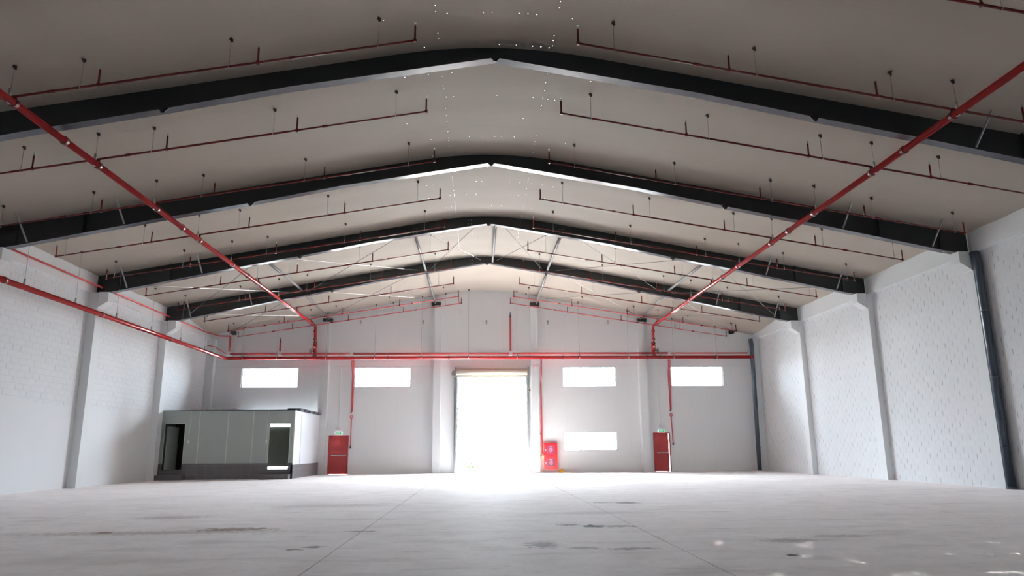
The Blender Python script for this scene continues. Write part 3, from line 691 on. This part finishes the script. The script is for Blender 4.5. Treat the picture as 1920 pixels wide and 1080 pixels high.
# little vent plates high on the wall
for n, x in enumerate((-6.91, -3.46, .03, 3.45, 6.83)):
    lab = ['furthest to the cabin side', 'between cabin-side columns', 'under the ridge', 'beside the column by the fire cabinet', 'furthest to the downpipe side'][n]
    e = empty('wall_socket', (x, YW, 8.05), 'tiny grey wall socket high on the gable, '+lab, 'socket', 'tiny sockets high on the gable'); o = e.location
    MB().box(x-.045, x+.045, YW-.04, YW, 8.02, 8.24).build('plate', 'galv', e, o)
    MB().box(x-.025, x+.025, YW-.05, YW-.04, 8.05, 8.11).build('cover', 'plastic_white', e, o)
for x, z, lab in ((-1.42, 8.55, 'beside the shutter column'), (12.0, 7.15, 'near the far downpipe')):
    e = empty('blank_plate', (x, YW, z), 'pale square cover plate on the gable, '+lab, 'cover plate', 'pale cover plates on the gable'); o = e.location
    MB().box(x-.13, x+.13, YW-.02, YW, z, z+.36).build('plate', 'white', e, o)
    MB().box(x-.09, x+.09, YW-.03, YW-.02, z+.05, z+.30).build('panel', 'farwall', e, o)
# fire hose cabinet
e = empty('fire_cabinet', (3.47, YW, .17), 'bright red two-door fire hose cabinet on the gable wall', 'fire cabinet'); o = e.location
MB().box(3.12, 3.82, 39.34, YW-.003, .17, 1.53).build('case', 'red_box', e, o)
for z0 in (.86, .19):
    dr = MB().box(3.14, 3.80, 39.315, 39.34, z0, z0+.65).build('door', 'red_box', e, o)
    for part, mbx, mt, lb in (('pane', MB().box(3.27, 3.68, 39.305, 39.315, z0+.13, z0+.53), 'darkglass', 'dark inspection pane'), ('handle', MB().box(3.17, 3.205, 39.29, 39.315, z0+.26, z0+.36), 'plastic_white', 'white handle')):
        q = mbx.build(part, mt, dr); q.location = (-o[0], -o[1], -o[2]); tag(q, lb)
    q = MB()
    for r_, (w_, h_) in enumerate(((.17, .04), (.16, .018), (.20, .014), (.20, .014), (.12, .014))):
        zz = z0+.45-r_*.055-(0.012 if r_ else 0); n_ = 5 if r_ == 0 else 7
        for c_ in range(n_):
            x0 = 3.475-w_/2+w_*c_/n_; q.box(x0, x0+w_/n_*.7, 39.302, 39.305, zz, zz+h_)
    q = q.build('lettering', 'plastic_white', dr); q.location = (-o[0], -o[1], -o[2]); tag(q, 'small white lettering')
# broom and spray bottle
e = empty('broom', (3.02, 39.40, 0), 'old broom leaning upside down behind the fire cabinet', 'broom'); o = e.location
MB().tube([(3.06, 39.22, .02), (3.0, 39.46, .72)], .013, 8).build('handle', 'wood', e, o, smooth=True)
b = MB()
for j in range(26):
    t = (j/25-.5); b.bar((3.0+t*.16, 39.45+random.uniform(-.015, .015), .68), (2.98+t*.34, 39.46+random.uniform(-.03, .03), .90+random.uniform(-.03, .02)), .016, .012, (0, 1, 0))
b.build('bristles', 'straw', e, o)
MB().box(2.90, 3.09, 39.43, 39.48, .655, .70).build('head', 'wood', e, o)
e = empty('spray_bottle', (4.0, 39.25, 0), 'yellow spray bottle with a pale trigger standing on the floor by the fire cabinet', 'bottle'); o = e.location
MB().tube([(4.0, 39.25, 0), (4.0, 39.25, .02), (4.0, 39.25, .10), (4.0, 39.25, .15), (4.0, 39.25, .19)], [.13, .15, .14, .07, .035], 16).build('bottle', 'yellow', e, o, smooth=True)
MB().tube([(4.0, 39.25, .19), (4.0, 39.25, .26)], .03, 10).box(3.90, 4.08, 39.225, 39.275, .25, .31).bar((3.93, 39.25, .26), (3.96, 39.25, .17), .02, .015, (0, 1, 0)).build('trigger', 'plastic_white', e, o)

# ------------------------------------------------------------------ downpipes
def downpipe(x0, y0, x1, label, ztop, r):
    e = empty('downpipe', (x1, y0, 0), label, 'downpipe', 'slate blue downpipes'); o = e.location
    pts = [(x0-.02, y0+.05, ztop), (x0, y0, ztop-.35), (x0, y0, ztop-.6), (x1, y0, .02)]
    MB().tube(pts, [r*1.15, r*1.15, r, r], 18).build('pipe', 'slate', e, o, smooth=True)
    for z in (5.2, 3.2, 1.2, .06):
        t = z/(ztop-.6); x = x1+(x0-x1)*t
        MB().tube([(x, y0, z-.03), (x, y0, z+.03)], r*1.08, 18).build('collar', 'slate', e, o, smooth=True)
    for z in (5.2, 3.2, 1.2):
        t = z/(ztop-.6); x = x1+(x0-x1)*t
        tag(MB().ring((x, y0, z+.045), (0, 0, 1), r*1.05, .008).build('strap', 'galv', e, o, smooth=True), 'steel strap')
downpipe(15.0, 21.24-.36, 15.0, 'large slate blue downpipe beside the pilaster under the second rafter', 7.1, .11)
downpipe(14.72, 39.05, 14.62, 'slate blue downpipe in the far corner of the block wall', 7.1, .11)

# ------------------------------------------------------------------ cabin
Y0, XA, XB, ZT = 34.02, -14.98, -8.82, 3.05
e = empty('site_cabin', (-11.9, Y0, 0), 'grey-green flat-roofed panel cabin with two open doorways against the gable wall', 'cabin'); o = e.location
DL, DR_ = (-14.62, -13.74, .42, 2.47), (-9.93, -9.02, .42, 2.44)
mb = MB()
for a, b, c, d in wall_with_holes(XA, XB, .60, ZT, [DL, DR_]): mb.box(a, b, Y0, Y0+.06, c, d)
fw = mb.build('front_wall', 'cabin', e, o)
mb = MB()
for a, b, c, d in wall_with_holes(XA, XB, .0, .62, [(DL[0], DL[1], .42, .7), (DR_[0], DR_[1], .42, .7)]): mb.box(a, b, Y0-.03, Y0+.07, c, d)
mb.box(XB-.07, XB+.03, Y0-.03, YW-.34, 0, .62)
tag(mb.build('plinth', 'plinth', e, o), 'dark tiled plinth')
tag(MB().box(XB-.06, XB, Y0+.06, YW-.34, .62, ZT).build('side_wall', 'cabin_white', e, o), 'white side wall')
MB().box(XB, XB+.012, Y0+1.25, Y0+1.30, .62, ZT).box(XB-.03, XB+.014, Y0-.012, Y0+.03, .62, ZT).build('edge_strip', 'joint', e, o)
for x in (-13.10, -11.82, -10.68): MB().box(x-.022, x+.022, Y0-.012, Y0, .62, ZT-.04).build('joint_strip', 'joint', e, o)
MB().box(-13.70, -10.0, Y0-.014, Y0, .62, .655).build('base_strip', 'joint', e, o)
for a, b, c, d in (DL, DR_):
    f = MB().box(a-.03, a, Y0-.015, Y0+.07, c+.18, d+.03).box(b, b+.03, Y0-.015, Y0+.07, c+.18, d+.03).box(a, b, Y0-.015, Y0+.07, d, d+.03)
    f.build('door_frame', 'joint', e, o)
MB().box(XA, XB-.06, Y0+.06, YW, .30, .42).build('floor_slab', 'white', e, o)
tag(MB().box(XA, -13.55, Y0-.45, Y0-.03, 0, .21).build('step', 'plinth', e, o), 'dark step at the doorway nearest the wall')
tag(MB().box(-10.15, XB-.05, Y0-.45, Y0-.03, 0, .21).build('step', 'plinth', e, o), 'dark step at the doorway nearest the shutter')
MB().box(XA, XB+.04, Y0-.02, YW-.34, ZT, ZT+.03).build('roof', 'flange', e, o)
for j in range(5):
    y = Y0+.55+j*1.0; MB().box(XB-.5, XB+.10, y, y+.62, ZT+.03, ZT+.13).build('roof_slab', 'flange', e, o)
# inner leaf, dark, with light passing over and under it
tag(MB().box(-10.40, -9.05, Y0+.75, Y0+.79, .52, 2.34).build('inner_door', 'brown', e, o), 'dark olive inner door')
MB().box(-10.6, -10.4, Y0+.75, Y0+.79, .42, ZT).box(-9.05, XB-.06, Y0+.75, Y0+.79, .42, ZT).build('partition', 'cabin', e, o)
q = MB().bar((-14.55, Y0+.1, 1.40), (-14.40, Y0+.95, 1.40), .04, 1.90)
tag(q.build('door_leaf', 'cabin', e, o), 'grey open leaf')
MB().box(-12.84, -12.80, Y0+.06, YW-.01, .42, ZT).build('light_stop_wall', 'cabin', e, o)  # unseen wall added to keep rear daylight out of the left room
tag(MB().box(-14.95, -12.84, Y0+1.9, Y0+1.94, .42, ZT).build('shade_partition', 'brown', e, o), 'dark sheet standing for the unlit room')  # added sheet, its dark colour stands for shade inside the left doorway
for x in (-13.52, -10.04):
    MB().box(x-.035, x+.035, Y0-.03, Y0, 1.60, 1.74).box(x-.006, x+.006, Y0-.012, Y0, 1.74, ZT).build('light_switch', 'plastic_white', e, o)
for x, w_, lab in ((-13.3, .75, 'tilted white board lying on the cabin roof nearer the block wall'), (-12.0, .55, 'small white board lying on the cabin roof nearer its middle')):
    s_ = empty('board', (x, Y0+.9, ZT+.03), lab, 'board', 'white boards on the cabin roof')
    q = MB().box(-w_/2, w_/2, -.15, .35, 0, .025).build('sheet', 'plastic_white', s_)
    MB().box(-.1, .1, .0, .2, -.0, .10).build('block', 'plastic_white', s_)
    q.rotation_euler = (0, .14 if w_ > .6 else .05, 0); q.location = (0, 0, .15)

# ------------------------------------------------------------------ yard
def shrub(name, x, y, h, w, label, cat, n=260, trunk=False):
    e = empty(name, (x, y, -.04), label, cat, 'plants in the yard'); rnd = random.Random(int(x*10+y*7)); b = MB()
    for j in range(n):
        t = rnd.uniform(0, 2*math.pi); rr = w/2*math.sqrt(rnd.random()); zz = (h*.45 if trunk else 0)+rnd.random()*h*(.55 if trunk else 1)
        c = Vector((rr*math.cos(t), rr*math.sin(t), zz)); a = Vector((rnd.uniform(-1, 1), rnd.uniform(-1, 1), rnd.uniform(-1, 1))).normalized()*.16; u = a.cross(Vector((.3, .5, 1))).normalized()*.07
        k0 = len(b.v); b.v += [tuple(c-a), tuple(c+u), tuple(c+a), tuple(c-u)]; b.f.append((k0, k0+1, k0+2, k0+3))
    tag(b.build('foliage', 'leaf', e, fix=False), 'green leaves')
    MB().tube([(0, 0, 0), (.03, .02, h*.4), (0, .05, h*.7)], [.07 if trunk else .02, .05 if trunk else .015, .02], 8).build('stem', 'bark', e)
shrub('shrub', -2.4, 52, .55, 1.2, 'low green shrub at the yard edge beside the shutter guide', 'shrub')
shrub('shrub', -1.05, 52.5, .45, 1.0, 'low green shrub next to the first, nearer the door centre', 'shrub')
shrub('young_tree', -2.3, 58, 4.4, 1.8, 'pale green young tree in the yard on the cabin side', 'tree', 400, True)
shrub('young_tree', 2.4, 56, 3.6, 1.8, 'thin young tree in the yard on the fire cabinet side', 'tree', 400, True)
